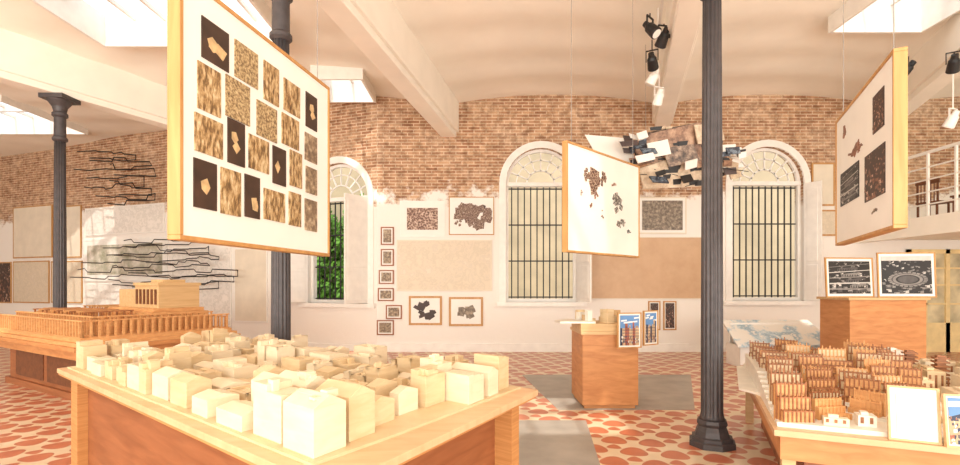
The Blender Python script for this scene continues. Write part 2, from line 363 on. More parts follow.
def photo_mesh(w,h,kind,seed,y=0):
    """flat printed photo built as a mosaic of coloured facets; returns (MB, materials)"""
    r=random.Random(seed); mb=MB(); hw,hh=w/2,h/2
    mb.box(-hw,y,-hh,hw,y+.005,hh,0); e=[0]
    def q(p,mi):
        e[0]+=1
        p=[(max(-hw,min(hw,a)),max(-hh,min(hh,b))) for a,b in p]
        n=len(p); ar=sum(p[i][0]*p[(i+1)%n][1]-p[(i+1)%n][0]*p[i][1] for i in range(n))
        if abs(ar)<1e-7: return
        if ar<0: p=p[::-1]
        yy=y-.0004-e[0]*.000006
        mb.add([(a,yy,b) for a,b in p],[list(range(n))],mi)
    def R_(x0,z0,x1,z1,mi,sk=0): q([(x0*w,z0*h),(x1*w,z0*h+sk*h),(x1*w,z1*h+sk*h),(x0*w,z1*h)],mi)
    if kind=='aerial' or kind=='stadium' or kind=='umber':
        for i in range(110):
            t=i/110; zc=.5-t; s=.025+.055*t; x=r.uniform(-.55,.5); sk=r.uniform(-.02,.03)
            R_(x,zc-s*.6,x+s*1.4,zc+s*.3,r.choice([0,1,2,2,3]),sk); R_(x,zc-s*.6,x+s*.5,zc,r.choice([0,1]),sk)
        if kind=='aerial':
            for k in range(5):
                z=.3-.17*k; R_(-.5,z,.5,z+.015+.008*k,2+k%2,.12-.03*k)
                R_(-.3+.1*k,z-.12,.2+.05*k,z-.03,1+k%2,.06); 
                for j in range(7): R_(-.28+.1*k+.06*j,z-.11,-.26+.1*k+.06*j,z-.045,0,.01)
        if kind=='stadium':
            for rr_,mi in ((.44,0),(.40,2),(.33,1),(.30,2),(.24,0),(.2,1)):
                q([(.02*w+rr_*w*math.cos(6.283*k/28),-.12*h+rr_*.5*h*math.sin(6.283*k/28)) for k in range(28)],mi)
            for k in range(24):
                a=6.283*k/24; q([((.02+.31*math.cos(a))*w,(-.12+.155*math.sin(a))*h),((.02+.4*math.cos(a))*w,(-.12+.2*math.sin(a))*h),((.02+.4*math.cos(a+.08))*w,(-.12+.2*math.sin(a+.08))*h)],0)
            R_(-.5,.38,.5,.5,3)
    if kind=='city':
        R_(-.5,.05,.5,.5,1)
        for k in range(5): x=r.uniform(-.5,.3); z=r.uniform(.2,.42); R_(x,z,x+.3,z+.05,4,.02)
        x=-.5
        while x<.5:
            d=r.uniform(.06,.16); z=r.uniform(.0,.28); mi=r.choice([2,3,5,2]); R_(x,-.5,min(.5,x+d),z,mi)
            for i in range(3):
                for j in range(6): R_(x+d*(.15+.28*i),-.42+.1*j,x+d*(.28+.28*i),-.37+.1*j,3) if -.37+.1*j<z else None
            x+=d
        for k in range(30): x=r.uniform(-.5,.46); z=r.uniform(-.5,-.25); R_(x,z,x+.03,z+.07,r.choice([3,4,5]))
    if kind=='crowd':
        R_(-.5,.1,.5,.5,1); R_(-.5,.3,.1,.42,4,.04); q([(-.5*w,.08*h),(-.1*w,.24*h),(.2*w,.12*h),(.5*w,.2*h),(.5*w,0),(-.5*w,0)],3)
        for k in range(170):
            t=k/170; z=.08-.55*t; s=.02+.035*t; x=r.uniform(-.5,.47); R_(x,z-s*2,x+s,z,r.choice([2,3,4,5,3])); R_(x+s*.2,z,x+s*.8,z+s*.7,2)
    pal={'aerial':[G1,G2,G3,G4],'stadium':[G1,G2,G3,G4],'umber':[R1,R2,R2,R3],'city':[B2,B1,B2,B3,B4,B5],'crowd':[B2,B1,B2,B3,B4,B5]}[kind]
    return mb,pal

def hboard(Lp,Rp,zb,zt,th,label):
    L=Vector(Lp);Rr=Vector(Rp); d=Rr-L; W=d.length; rz=math.atan2(d.y,d.x)
    c=(L+Rr)/2; R=root('hanging_board',(c.x,c.y,zb),rz,label=label,category='display board')
    h=zt-zb; fw=.022
    mb=MB(); mb.box(-W/2,0,0,W/2,th,fw); mb.box(-W/2,0,h-fw,W/2,th,h); mb.box(-W/2,0,fw,-W/2+fw,th,h-fw); mb.box(W/2-fw,0,fw,W/2,th,h-fw)
    mk('frame',mb,WFRAME,R,bevel=.003)
    mb=MB(); mb.box(-W/2+fw,.008,fw,W/2-fw,th-.005,h-fw); mk('backing',mb,PAPER,R)
    for x in (-W/2+.12,W/2-.12):
        mb=MB(); mb.tube([(x,th/2,h-.01),(x,th/2,5.98-zb)],.003); mk('cable',mb,STEEL,R)
    return R,W,h,L,d
def board_uv(px,py,L,d,zb):
    m=(px-480)/F; t=(m*L.y-L.x)/(d.x-m*d.y); Y=L.y+d.y*t
    return t*d.length-d.length/2, H+(HZ-py)/F*Y-zb, Y
def plate(R,x0,z0,x1,z1,mat,name='print',y=.002,t=.007,frag=0):
    mb=MB(); w=(x1-x0)/2;h=(z1-z0)/2; mb.box(-w,0,-h,w,t,h)
    mats=[mat]
    if frag:
        r=random.Random(frag); mats=[mat,TANP]
        for k in range(r.randint(1,3)):
            cx=r.uniform(-.4,.4)*w; cz_=r.uniform(-.5,.5)*h; n=r.choice([4,5,7])
            mb.prismy([(cx+w*.5*r.uniform(.6,1.2)*math.cos(6.28*i/n+k),cz_+h*.36*r.uniform(.6,1.2)*math.sin(6.28*i/n+k)) for i in range(n)],-.001-.0003*k,.002,1)
    return mk(name,mb,mats,R,loc=((x0+x1)/2,y,(z0+z1)/2))
def cluster(R,cx,cz_,rx,rz_,mat,seed,n=16,name='drawing',y=.003,s=.25):
    r=random.Random(seed); mb=MB()
    for i in range(n):
        a=r.uniform(0,6.28); q=r.random()**.5*.8; x=rx*q*math.cos(a); z=rz_*q*math.sin(a); w=rx*s*r.uniform(.6,1.3); h=rz_*s*r.uniform(.6,1.3); t=r.uniform(-.6,.6)
        ps=[(x+u*w*math.cos(t)-v*h*math.sin(t),z+u*w*math.sin(t)+v*h*math.cos(t)) for u,v in((-1,-1),(1,-1),(1.1,.8),(-.8,1))]
        mb.prismy(ps,-i*.00008,.005)
    return mk(name,mb,mat,R,loc=(cx,y,cz_))

R,W,h,L,d=hboard((-1.38,2.3),(-1.11,3.7),1.81,3.06,.07,'large framed board of brown and gold photographs hanging on cables')
zb=1.81
prs=[(202,230,24,66,1),(235,259,46,84,2),(264,280,64,104,0),(284,301,82,115,0),(306,318,94,130,1),
(198,222,66,114,0),(226,251,80,122,2),(257,278,104,140,2),(282,300,116,148,0),(305,318,134,163,3),
(195,224,117,156,0),(228,246,120,166,1),(249,270,137,172,0),(273,287,147,186,1),(290,303,151,188,0),(306,318,167,195,3),
(194,218,160,210,1),(221,242,169,216,0),(245,261,175,219,1),(264,286,190,222,0),(289,302,192,227,0),(305,318,199,232,3)]
for i,(x0,x1,y0,y1,k) in enumerate(prs):
    u0,_,Ya=board_uv(x0+.5,0,L,d,zb); u1,_,Yb=board_uv(x1-.5,0,L,d,zb); Ym=(Ya+Yb)/2
    z1=H+(HZ-y0-1)/F*Ym-zb; z0=H+(HZ-y1+1)/F*Ym-zb
    plate(R,u0,z0,u1,z1,DARKP if k==1 else PG[k],'photo_print',frag=(i+5) if k==1 else 0)

R,W,h,L,d=hboard((.87,5.0),(1.95,6.1),1.93,3.05,.06,'wood-framed white board with brown map fragments hanging on cables')
def onb(px,py,rx,rz_,mat,seed,n=14,s=.25):
    u,z,Y=board_uv(px,py,L,d,1.93); k=Y/F
    return cluster(R,u,z,rx*k*1.45,rz_*k,mat,seed,n,s=s)
onb(594,180,9,14,DKB,1,20); onb(586,174,4,7,DKB,2,10); onb(603,178,5,8,DKB,3,8); onb(618,203,7,10,BWC,4,16)
onb(615,184,5,3,BRN,5,6); onb(603,214,4,5,BRN,6,6,.15); onb(622,224,9,6,BWC,7,10,.2); onb(592,206,3,3,R2,8,6); onb(630,232,4,3,G2,12,5)
onb(597,196,3,5,R2,9,6); onb(582,192,2,4,BRN,19,4)
R,W,h,L,d=hboard((3.09,4.35),(2.48,3.0),1.94,3.02,.07,'wood-framed white board with small dark drawings hanging on cables')
def onr(px,py,rx,rz_,mat,seed,n=10,s=.3):
    u,z,Y=board_uv(px,py,L,d,1.94); k=Y/F
    return cluster(R,u,z,rx*k*2.2,rz_*k,mat,seed,n,s=s)
def onrp(x0,y0,x1,y1,kind,seed):
    u0,_,Ya=board_uv(x0,0,L,d,1.94);u1,_,Yb=board_uv(x1,0,L,d,1.94);Ym=(Ya+Yb)/2
    z0=H+(HZ-y1)/F*Ym-1.94; z1=H+(HZ-y0)/F*Ym-1.94
    mb,pal=photo_mesh(abs(u1-u0),z1-z0,kind,seed); mk('photo_print',mb,pal,R,loc=((u0+u1)/2,.003,(z0+z1)/2))
onr(843,134,3,9,R2,3,6); onr(874,210,6,2,DARKDR,5,6); onr(854,150,12,5,R2,2,22,.2)
onrp(872,92,883,130,'umber',4); onrp(864,150,884,198,'umber',5); onrp(840,168,858,202,'aerial',6)

# ---------------------------------------------------------------- wall pictures
def pic(x0,y0,x1,y1,matA,label,frame=None,fw=.025,mount=0.0,cat='picture',name='framed_picture',blob=None,off=.0,thick=.03,group=None):
    xa,ya,rz=wallpt(x0); xb,yb,_=wallpt(x1); Y=(ya+yb)/2
    W=math.hypot(xb-xa,yb-ya); z1=wz(y0,Y); z0=wz(y1,Y); h=z1-z0
    n=Vector((math.sin(rz),-math.cos(rz),0))
    c=Vector(((xa+xb)/2,(ya+yb)/2,z0))+n*(thick+.002+off)
    R=root(name,c,rz,label=label,category=cat)
    if group: R['group']=group
    mb=MB()
    f=fw if frame else 0
    if frame:
        mb.box(-W/2,0,0,W/2,thick,fw); mb.box(-W/2,0,h-fw,W/2,thick,h); mb.box(-W/2,0,fw,-W/2+fw,thick,h-fw); mb.box(W/2-fw,0,fw,W/2,thick,h-fw)
        mk('frame',mb,frame,R)
    if mount or blob:
        mb=MB(); mb.box(-W/2+f,.006,f,W/2-f,thick,h-f); mk('mount',mb,PAPER,R)
    if blob:
        for i,(cx,cy,rx,ry,mt,nn) in enumerate(blob): cluster(R,cx*W,h*cy,rx*W,ry*h,mt,i+int(x0),nn,y=0)
    elif isinstance(matA,str):
        g=f+mount; mb,pal=photo_mesh(W-2*g,h-2*g,matA,int(x0)); mk('print',mb,pal,R,loc=(0,.003,h/2))
    else:
        g=f+mount
        mb=MB(); mb.box(-W/2+g,-0,g-h/2,W/2-g,.012 if mount else thick,h/2-g); mk('print',mb,matA,R,loc=(0,.002,h/2))
    return R
pic(400,201,445,237,BRN,'white framed brown mosaic aerial drawing on wall',WHITE,.03,.14)
pic(449,197,494,235,None,'light wood framed dark brown cluster drawing on wall',WFRAME,.02,blob=[(-.12,.56,.3,.3,DKB,30),(.15,.45,.32,.34,DKB,30),(-.28,.35,.1,.15,DKB,6),(.3,.7,.1,.12,R1,5)])
pic(397,240,492,291,FAINT,'wide faint pencil drawing on cream paper',CREAM,.03,name='pencil_drawing',cat='drawing')
pic(409,296,442,325,None,'square wood frame with dark fragment print',WFRAME,.05,blob=[(0,.5,.36,.32,R1,22)])
pic(449,297,483,326,None,'square wood frame with dark blotted print',WFRAME,.05,blob=[(0,.5,.28,.3,DARKDR,18)])
for x0,y0,x1,y1 in ((381,227,394,245),(381,249,394,266),(379,270,394,284),(378,288,394,301),(386,305,402,319),(377,320,394,335)):
    pic(x0,y0,x1,y1,PG[3],'small photograph in brown frame on wall',WBROWN,.03,.03,group='small photographs on the wall')
pic(638,197,686,234,DARKDR,'dark hatched drawing with cream border',CREAM,.03,.06)
pic(591,237,706,299,PINK,'large tan paper drawing sheet on wall',CREAM,.02,name='paper_sheet',cat='paper')
pic(663,301,676,330,'umber','small narrow dark photograph in wood frame',WFRAME,.03,.02)
pic(648,301,660,330,'umber','small narrow brown photograph in wood frame',WFRAME,.03,.02)
pic(811,163,834,206,CREAM,'cream sheet in light wood frame',WFRAME,.04)
pic(819,210,836,236,FAINT,'small faint drawing in light wood frame',WFRAME,.04)
pic(14,206,53,258,CREAM,'cream drawing in light wood frame',WFRAME,.04)
pic(54,206,82,258,CREAM,'cream drawing in light wood frame',WFRAME,.04)
pic(14,261,50,303,FAINT,'faint cream drawing in wood frame',WFRAME,.04)
pic(52,261,83,303,FAINT,'faint cream drawing in wood frame',WFRAME,.04)
pic(0,262,12,303,'umber','narrow dark photograph on wall',WFRAME,.04)
pic(86,206,165,234,FAINT2,'long white drawing sheet pinned to wall',WHITE,.03,name='drawing_sheet',cat='drawing')
pic(172,248,232,325,FAINT2,'large white drawing sheet pinned to wall',WHITE,.03,name='drawing_sheet',cat='drawing')
pic(235,248,268,322,CREAM,'cream drawing sheet pinned to wall',WHITE,.03,name='drawing_sheet',cat='drawing')
pic(86,284,168,325,FAINT2,'white drawing sheet pinned to wall',WHITE,.03,name='drawing_sheet',cat='drawing')
GREENP=art('glass_greenery',[(.35,(150,148,124)),(.5,(188,182,164)),(.65,(224,216,204))],3,'noise')  # greenery seen in the glass is put into the panel colour
pic(84,238,168,281,GREENP,'large pale grey green glass panel on wall with painted greenery view',WHITE,.05,.14)
BLUEMAP=art('map_white_blue',[(.47,(236,230,220)),(.51,(196,210,216)),(.55,(140,168,184)),(.58,(236,230,220))],1.6,'noise')

def wires(name,px0,px1,py0,py1,n,seed,label,amp=4,off=.35,rad=.015):
    r=random.Random(seed); mb=MB(); 
    xm,ym,rz=wallpt((px0+px1)/2); nn=Vector((math.sin(rz),-math.cos(rz),0))
    org=Vector((xm,ym,0))+nn*off; inv=Matrix.Rotation(-rz,3,'Z')
    for i in range(n):
        y=py0+(py1-py0)*(i+.5)/n; a=px0+r.uniform(0,.3)*(px1-px0); b=px1-r.uniform(0,.3)*(px1-px0)
        loop=[]; x=a; yy=y
        while x<b:
            loop.append((x,yy)); s=r.uniform(6,22); loop.append((min(x+s,b),yy+r.uniform(-1.6,1.6))); yy=y+r.uniform(-amp,amp)*.8; x+=s+2.5
        back=[]; x=b; 
        e=a+r.uniform(0,.5)*(b-a)
        while x>e:
            yy=y+amp*r.uniform(.6,2.0); s=r.uniform(8,24); back.append((x,yy)); back.append((max(x-s,e),yy+r.uniform(-1.4,1.4))); x-=s+2.5
        pts=[]
        for x,yy in loop+back:
            X,Y,_=wallpt(x); w=Vector((X,Y,wz(yy,Y)))+nn*(off+r.uniform(-.02,.02)); pts.append(inv@(w-org))
        mb.tube(pts,rad,4)
    return mk(name,mb,BLACK,loc=org,rz=rz,label=label,category='wire sculpture')
wires('wire_sculpture',86,168,150,202,6,1,'black bent wire line sculpture mounted on brick wall',5,rad=.017)
wires('wire_sculpture',82,272,238,288,7,2,'long black wire line sculpture mounted on white wall',3.5,rad=.014)

# ---------------------------------------------------------------- hanging collage
R=root('hanging_collage',(3.6,9.0,3.55),label='suspended collage of map boards and ragged dark fragments',category='sculpture')
def tb(name,pts,y,th,mat,rx=0):
    cx=sum(p[0] for p in pts)/len(pts); cy=sum(p[1] for p in pts)/len(pts); k=9/F
    mb=MB(); mb.prismy([((p[0]-cx)*k,-(p[1]-cy)*k) for p in pts],0,th)
    return mk(name,mb,mat,R,loc=((cx-480)*k-3.6,y,H+(HZ-cy)*k-3.55),rot=(rx,0,0))
def mapboard(name,pts,y,mat,rx,seed,line):
    o=tb(name,pts,y,.05,mat,rx)
    cx=sum(p[0] for p in pts)/len(pts); cy=sum(p[1] for p in pts)/len(pts); k=9/F
    x0=min(p[0] for p in pts);x1=max(p[0] for p in pts);y0=min(p[1] for p in pts);y1=max(p[1] for p in pts)
    r=random.Random(seed); mb=MB()
    for i in range(10):
        x=r.uniform(x0+8,x1-12); yy=r.uniform(y0+5,y1-6); w=r.uniform(5,14); hh=r.uniform(1,5)
        mb.prismy([((a-cx)*k,-(b-cy)*k) for a,b in ((x,yy),(x+w,yy-1),(x+w-1,yy+hh),(x+1,yy+hh+.5))],-.012,.0)
    c=mk('map_patch',mb,line,R,loc=o.location,rot=(rx,0,0)); c['kind']='stuff'
MAPB=art('map_board_brown',[(.35,(96,70,58)),(.5,(158,122,98)),(.65,(196,162,134))],7,'noise')
MAPC=art('map_board_cream',[(.35,(170,146,122)),(.5,(204,182,154)),(.65,(226,208,182))],7,'noise')
MAPD=art('map_board_dark',[(.35,(60,52,48)),(.5,(122,102,88)),(.65,(182,160,138))],9,'noise')
DBL=art('fragment_dark_blue',[(.35,(36,36,42)),(.5,(62,68,80)),(.6,(124,138,150)),(.7,(42,42,48))],12,'noise')
mapboard('map_board',[(634,146),(650,134),(704,122),(724,138),(718,160),(668,166),(640,160)],0,MAPB,.15,1,G1)
mapboard('map_board',[(650,130),(702,119),(712,130),(690,142),(664,146)],.12,MAPD,-.2,2,MAPC)
mapboard('map_board',[(640,168),(664,160),(714,160),(728,174),(702,186),(646,188)],.06,MAPC,.3,3,G1)
tb('map_board',[(660,150),(690,146),(698,162),(668,168)],-.1,.04,MAPD,.2)
tb('map_board',[(690,128),(716,126),(722,142),(696,146)],-.14,.04,MAPC,.25)
tb('map_board',[(644,146),(664,142),(668,156),(648,160)],-.16,.04,PAPER,.1)
tb('white_panel',[(588,130),(636,134),(640,158),(618,166),(600,150)],.3,.02,PAPER,.1)
rg=random.Random(11)
for i in range(56):
    e=rg.random()
    cx=rg.uniform(624,656) if e<.4 else (rg.uniform(706,740) if e<.8 else rg.uniform(640,724))
    cy=156+ (cx-680)*.12+rg.uniform(-12,14)
    if 655<cx<706: cy+=14
    w=rg.uniform(4,10); hh=rg.uniform(2,4.5); sl=rg.uniform(-2,2)
    tb('fragment',[(cx-w,cy-hh+sl),(cx+w*.8,cy-hh-sl),(cx+w,cy+hh-sl),(cx-w*.7,cy+hh+sl)],rg.uniform(-.3,.3),.03,rg.choice([DBL,G1,PAPER,PAPER,DBL,MAPB,MAPC,R1]),rg.uniform(-.6,.6))
mb=MB()
for k in range(14):
    a=Vector((rg.uniform(-1.0,.8),rg.uniform(-.3,.3),rg.uniform(-.1,.6))); mb.tube([a,a+Vector((rg.uniform(-.5,.5),0,rg.uniform(-.15,.15)))],.006,4)
mk('wire_tangle',mb,BLACK,R,kind='stuff')
for x in (-.6,.6):
    mb=MB(); mb.tube([(x,.05,.4),(x,.05,2.4)],.004); mk('cable',mb,STEEL,R)

# ---------------------------------------------------------------- spotlights
TRK=root('lighting_track',(2.85,8.0,5.62),math.atan2(1,.29),label='white ceiling lighting track beside beam',category='lighting track')
mb=MB(); mb.box(-2.2,-.02,0,2.2,.02,.04); mk('rail',mb,WHITE,TRK)
for x in (-1.8,0,1.8):
    mb=MB(); mb.tube([(x,0,.03),(x,0,.42)],.01); mk('rod',mb,WHITE,TRK)
def spot(px,py,D,mat,label,yaw,pitch,top=5.62):
    c=P(px,py,D); R=root('spotlight',c,yaw,label=label,category='spotlight')
    mb=MB(); mb.lathe([(-.16,.085),(-.15,.09),(.02,.075),(.06,.05),(.12,.045),(.13,.02)],20)
    mk('head',mb,mat,R,rot=(pitch,0,0))
    mb=MB(); mb.lathe([(-.165,.07),(-.15,.07)],20); mk('lens',mb,PAPER,R,rot=(pitch,0,0))
    mb=MB(); mb.box(-.1,-.012,-.02,-.088,.012,.16); mb.box(.088,-.012,-.02,.1,.012,.16); mb.box(-.1,-.012,.15,.1,.012,.165); mb.tube([(0,0,.16),(0,0,top-c.z)],.01); mk('bracket',mb,mat,R)
spot(659,96,9.0,WHITE,'white cylindrical spotlight hung below lighting track',.3,.4)
spot(652,60,8.2,BLACK,'black spotlight on lighting track',-.5,.9)
spot(650,28,7.4,BLACK,'black spotlight on lighting track',.8,-.7)
spot(664,36,7.7,BLACK,'black spotlight on lighting track',.2,.8)
spot(654,76,8.6,WHITE,'small white spotlight on lighting track',1.2,.5)
spot(908,68,8.5,BLACK,'black spotlight hung from ceiling beam',.9,.7,top=5.3)
spot(953,118,8.6,WHITE,'white spotlight below beam',.3,.5,top=5.3)
spot(954,62,8.0,BLACK,'black spotlight hung from ceiling beam',-.6,.7,top=5.3)

# ---------------------------------------------------------------- near table and city model
N=Vector((-.48,1.6)); a=Vector((-2.82,2.3)); b=Vector((.84,1.5)); TZ=.95
R=root('display_table',(N.x,N.y,0),label='large plywood display table carrying cream city model',category='table')
def ab(al,be): v=a*al+b*be; return (v.x,v.y)
mb=MB(); mb.prism([ab(0,0),ab(0,1),ab(1,1),ab(1,0)],TZ-.035,TZ); mk('table_top',mb,[PLY],R,bevel=.003)
mb=MB(); mb.prism([ab(.004,.004),ab(.004,.996),ab(.996,.996),ab(.996,.004)],TZ-.05,TZ-.035); mk('table_edge',mb,PLYEDGE,R)
mb=MB(); mb.prism([ab(.06,.08),ab(.06,.9),ab(.93,.9),ab(.93,.08)],.0,TZ-.051); mk('body',mb,WBROWN,R)
for (u,v) in ((.025,.05),(.025,.88),(.92,.04),(.92,.88)):
    mb=MB(); mb.prism([ab(u,v),ab(u,v+.06),ab(u+.05,v+.06),ab(u+.05,v)],0,TZ-.051); mk('leg',mb,PLYEDGE,R)
R=root('city_model',(N.x,N.y,TZ),label='cream wooden scale model of a dense city district',category='architectural model')
mb=MB(); mb.prism([ab(.055,.04),ab(.045,.30),ab(.03,.98),ab(.98,.985),ab(.98,.03)],0.0,.012); mk('model_base',mb,MAPLE,R)
rc=random.Random(21); rowsb=[.05,.165,.28,.40,.52,.64,.755,.865,.965]; blds=[]
for ri in range(len(rowsb)-1):
    b0,b1=rowsb[ri],rowsb[ri+1]-.006; al=.062 if ri<2 else (.085 if ri<5 else .04)
    base=.115+.025*math.sin(ri*1.7)
    while al<.955:
        wd=rc.choice([rc.uniform(.024,.045),rc.uniform(.05,.085)])
        if ri<2 and al<.4: wd=rc.uniform(.04,.085)
        al2=min(al+wd,.972)
        if al2-al<.018: break
        hh=base+rc.uniform(-.07,.075)
        if ri==0: hh=rc.uniform(.09,.19)
        if al<.1: hh=rc.uniform(.12,.18)
        if al<.16 and ri<2: hh=rc.uniform(.20,.23)
        if al<.1 and ri==7: hh=.22
        jb=rc.uniform(0,.016); jt=rc.uniform(0,.02)
        mb=MB(); q0,q1=b0+jb,b1-jt; g=.0015 if rc.random()<.5 else .008
        A0,A1=al+g,al2-g; ww=A1-A0; dd=q1-q0
        def blk(x0,x1,y0,y1,z0,z1): mb.prism([ab(x0,y0),ab(x0,y1),ab(x1,y1),ab(x1,y0)],z0,z1)
        t=rc.random(); big=ww>.045
        if big and t<.3 and not(al<.16 and ri<2):   # U-shaped block round a court
            blk(A0,A1,q0,q0+dd*.3,.012,hh); blk(A0,A1,q1-dd*.3,q1,.012,hh*.92); blk(A0,A0+ww*.3,q0+dd*.3,q1-dd*.3,.012,hh*.96); blk(A1-ww*.28,A1,q0+dd*.3,q1-dd*.3,.012,hh*.86); blk(A0+ww*.3,A1-ww*.28,q0+dd*.3,q1-dd*.3,.012,hh*.4)
        elif t<.5: # gabled
            m_=(q0+q1)/2; blk(A0,A1,q0,q1,.012,hh*.9)
            p=[ab(A0,q0),ab(A1,q0),ab(A1,q1),ab(A0,q1)]; r_=[ab(A0+.001,m_-.001),ab(A1-.001,m_-.001),ab(A1-.001,m_+.001),ab(A0+.001,m_+.001)]
            mb.prism(p,hh*.9,hh*1.08,0,r_)
        elif t<.75:
            blk(A0,A1,q0,q1,.012,hh); e=.006
            for (x0,x1,y0,y1) in ((A0,A1,q0,q0+e*2),(A0,A1,q1-e*2,q1),(A0,A0+e,q0,q1),(A1-e,A1,q0,q1)): blk(x0,x1,y0,y1,hh-.001,hh+.016)
        else:
            blk(A0,A1,q0,q1,.012,hh); blk(A0+ww*.5,A1,q0,q1,hh-.002,hh+.03)
        if not(big and t<.3) and t>=.5 or (al<.16 and ri<2):
            for k in range(rc.randint(1,4)):
                sx=rc.uniform(.15,.45)*ww; sy=rc.uniform(.12,.4)*dd; x0=A0+rc.uniform(.06,.5)*ww; y0=q0+rc.uniform(.06,.55)*dd
                blk(x0,x0+sx,y0,y0+sy,hh-.002,hh+rc.uniform(.008,.05))
        if not mb.v: blk(A0,A1,q0,q1,.012,hh)
        p=ab(al,b0); blds.append((math.hypot(p[0]+N.x,p[1]+N.y),mb,rc.choice([MAPLE,MAPLE,MAPLE2,MAPLE2])))
        al=al2+(.012 if rc.random()<.25 else 0)
blds.sort(key=lambda t:t[0])
for d_,mb,mt in blds[:100]: mk('building',mb,mt,R,bevel=.0012)
rest=MB()
for d_,mb,mt in blds[100:]: rest.add(mb.v,mb.f,0 if mt is MAPLE else 1)
if rest.v: mk('building_rows',rest,[MAPLE,MAPLE2],R,kind='stuff')

# ---------------------------------------------------------------- left table & palace model
rzL=math.atan2(.85,.52); TL=3.45
R=root('display_table',(-5.2,6.4,0),rzL,label='orange wooden display table carrying palace model',category='table')
mb=MB(); mb.box(0,0,.73,2.3,TL,.79); mk('table_top',mb,WORANGE,R,bevel=.004)
mb=MB(); mb.box(.1,.1,.60,2.2,TL-.1,.73); mk('apron',mb,WORANGE,R)
mb=MB(); mb.box(.25,.3,.10,2.05,TL-.3,.60); mb.box(.2,.25,0,2.1,TL-.25,.10); mk('body',mb,WBROWN,R)
for i in range(2):
    mb=MB(); mb.box(.235,.5+i*1.25,.16,.252,1.6+i*1.25,.55); mk('door_panel',mb,WDARK,R)
R=root('palace_model',(-5.2,6.4,.79),rzL,label='pearwood scale model of colonnaded palace with rooftop block',category='architectural model')
mb=MB(); mb.box(.04,.04,0,2.26,TL-.04,.05); mb.box(.10,.10,.05,2.2,TL-.1,.10); mk('model_base',mb,MODELOR,R)
def colon(x0,y0,x1,y1,h,z0=.10,sp=.095,m=MODELOR):
    n=max(2,int(math.hypot(x1-x0,y1-y0)/sp)); mb=MB()
    for i in range(n+1):
        x=x0+(x1-x0)*i/n; y=y0+(y1-y0)*i/n; mb.boxc(x,y,z0,.022,.022,h)
    ang=math.atan2(y1-y0,x1-x0); L_=math.hypot(x1-x0,y1-y0)
    mb.boxc((x0+x1)/2,(y0+y1)/2,z0+h,L_+.05,.04,.018,ang); mb.boxc((x0+x1)/2,(y0+y1)/2,z0,L_+.06,.05,.012,ang)
    mk('colonnade',mb,m,R)
colon(.15,.15,2.15,.15,.22); colon(.15,.15,.15,3.3,.22); colon(2.15,.2,2.15,3.3,.18); colon(.35,.35,2.0,.35,.26); colon(.35,.35,.35,3.2,.26)
for i in range(7): colon(.5+.2*i,.45,.5+.2*i,.7,.24)
for i in range(9): colon(.5,1.0+.24*i,1.1,1.0+.24*i,.3,sp=.1,m=MODELOR if i%2 else MODELOR2)
for i in range(5): colon(1.3,2.4+.2*i,2.0,2.4+.2*i,.32,sp=.1)
mb=MB(); mb.box(1.2,.6,.10,2.1,2.2,.38); mb.box(1.25,.65,.38,2.05,2.15,.44)
for k in range(14): mb.box(1.18,.65+k*.11,.12,1.2,.70+k*.11,.36)
mk('building',mb,MODELOR,R,bevel=.004)
mb=MB(); mb.box(1.35,.7,.44,2.0,1.45,.82); mb.box(1.33,.68,.80,2.02,1.47,.85); mb.box(1.35,1.45,.44,1.95,2.0,.74); mb.box(1.5,.85,.85,1.85,1.25,.90)
mk('tower_block',mb,WLIGHT,R,bevel=.004)
mb=MB()
for k in range(6): mb.box(1.33,.75+k*.12,.5,1.352,.79+k*.12,.74)
mk('openings',mb,WDARK,R)
for (x,y,w,dp,hh) in ((1.0,3.0,.2,.3,.2),(.6,2.9,.3,.3,.26),(.55,.5,.2,.3,.12)):
    mb=MB(); mb.box(x,y,.10,x+w,y+dp,.1+hh); mb.prism([(x,y),(x+w,y),(x+w,y+dp),(x,y+dp)],.1+hh,.1+hh+.06,0,[(x+w*.3,y+.05),(x+w*.7,y+.05),(x+w*.7,y+dp-.05),(x+w*.3,y+dp-.05)])
    mk('building',mb,MODELOR,R)

# ---------------------------------------------------------------- middle pedestal
R=root('pedestal',(1.68,6.8,0),label='orange plywood pedestal standing on grey cement floor',category='pedestal')
mb=MB(); mb.box(-.36,-.36,.05,.36,.4,.96); mb.box(-.33,-.33,0,.33,.37,.05); mk('body',mb,WORANGE,R,bevel=.004)
mb=MB(); mb.box(-.38,-.38,.96,.38,.42,1.0); mk('top',mb,WLIGHT,R,bevel=.003)
R=root('site_model',(1.4,6.8,1.0),label='small wooden site model with white volumes on pedestal',category='architectural model')
mb=MB(); mb.box(-.1,-.36,0,.6,.3,.1); mk('model_base',mb,WLIGHT,R,bevel=.003)
mb=MB(); mb.prism([(-.36,-.3),(.1,-.32),(.1,.2),(-.2,.22),(-.4,-.1)],.101,.125); mk('terrain_sheet',mb,MWHITE,R)
for i in range(16):
    x=rc.uniform(-.05,.5);y=rc.uniform(-.28,.2); mb=MB(); mb.boxc(x,y,.1,rc.uniform(.05,.12),rc.uniform(.05,.12),rc.uniform(.05,.18),rc.uniform(0,.5)); mk('building',mb,rc.choice([MWHITE,MAPLE,WLIGHT]),R)
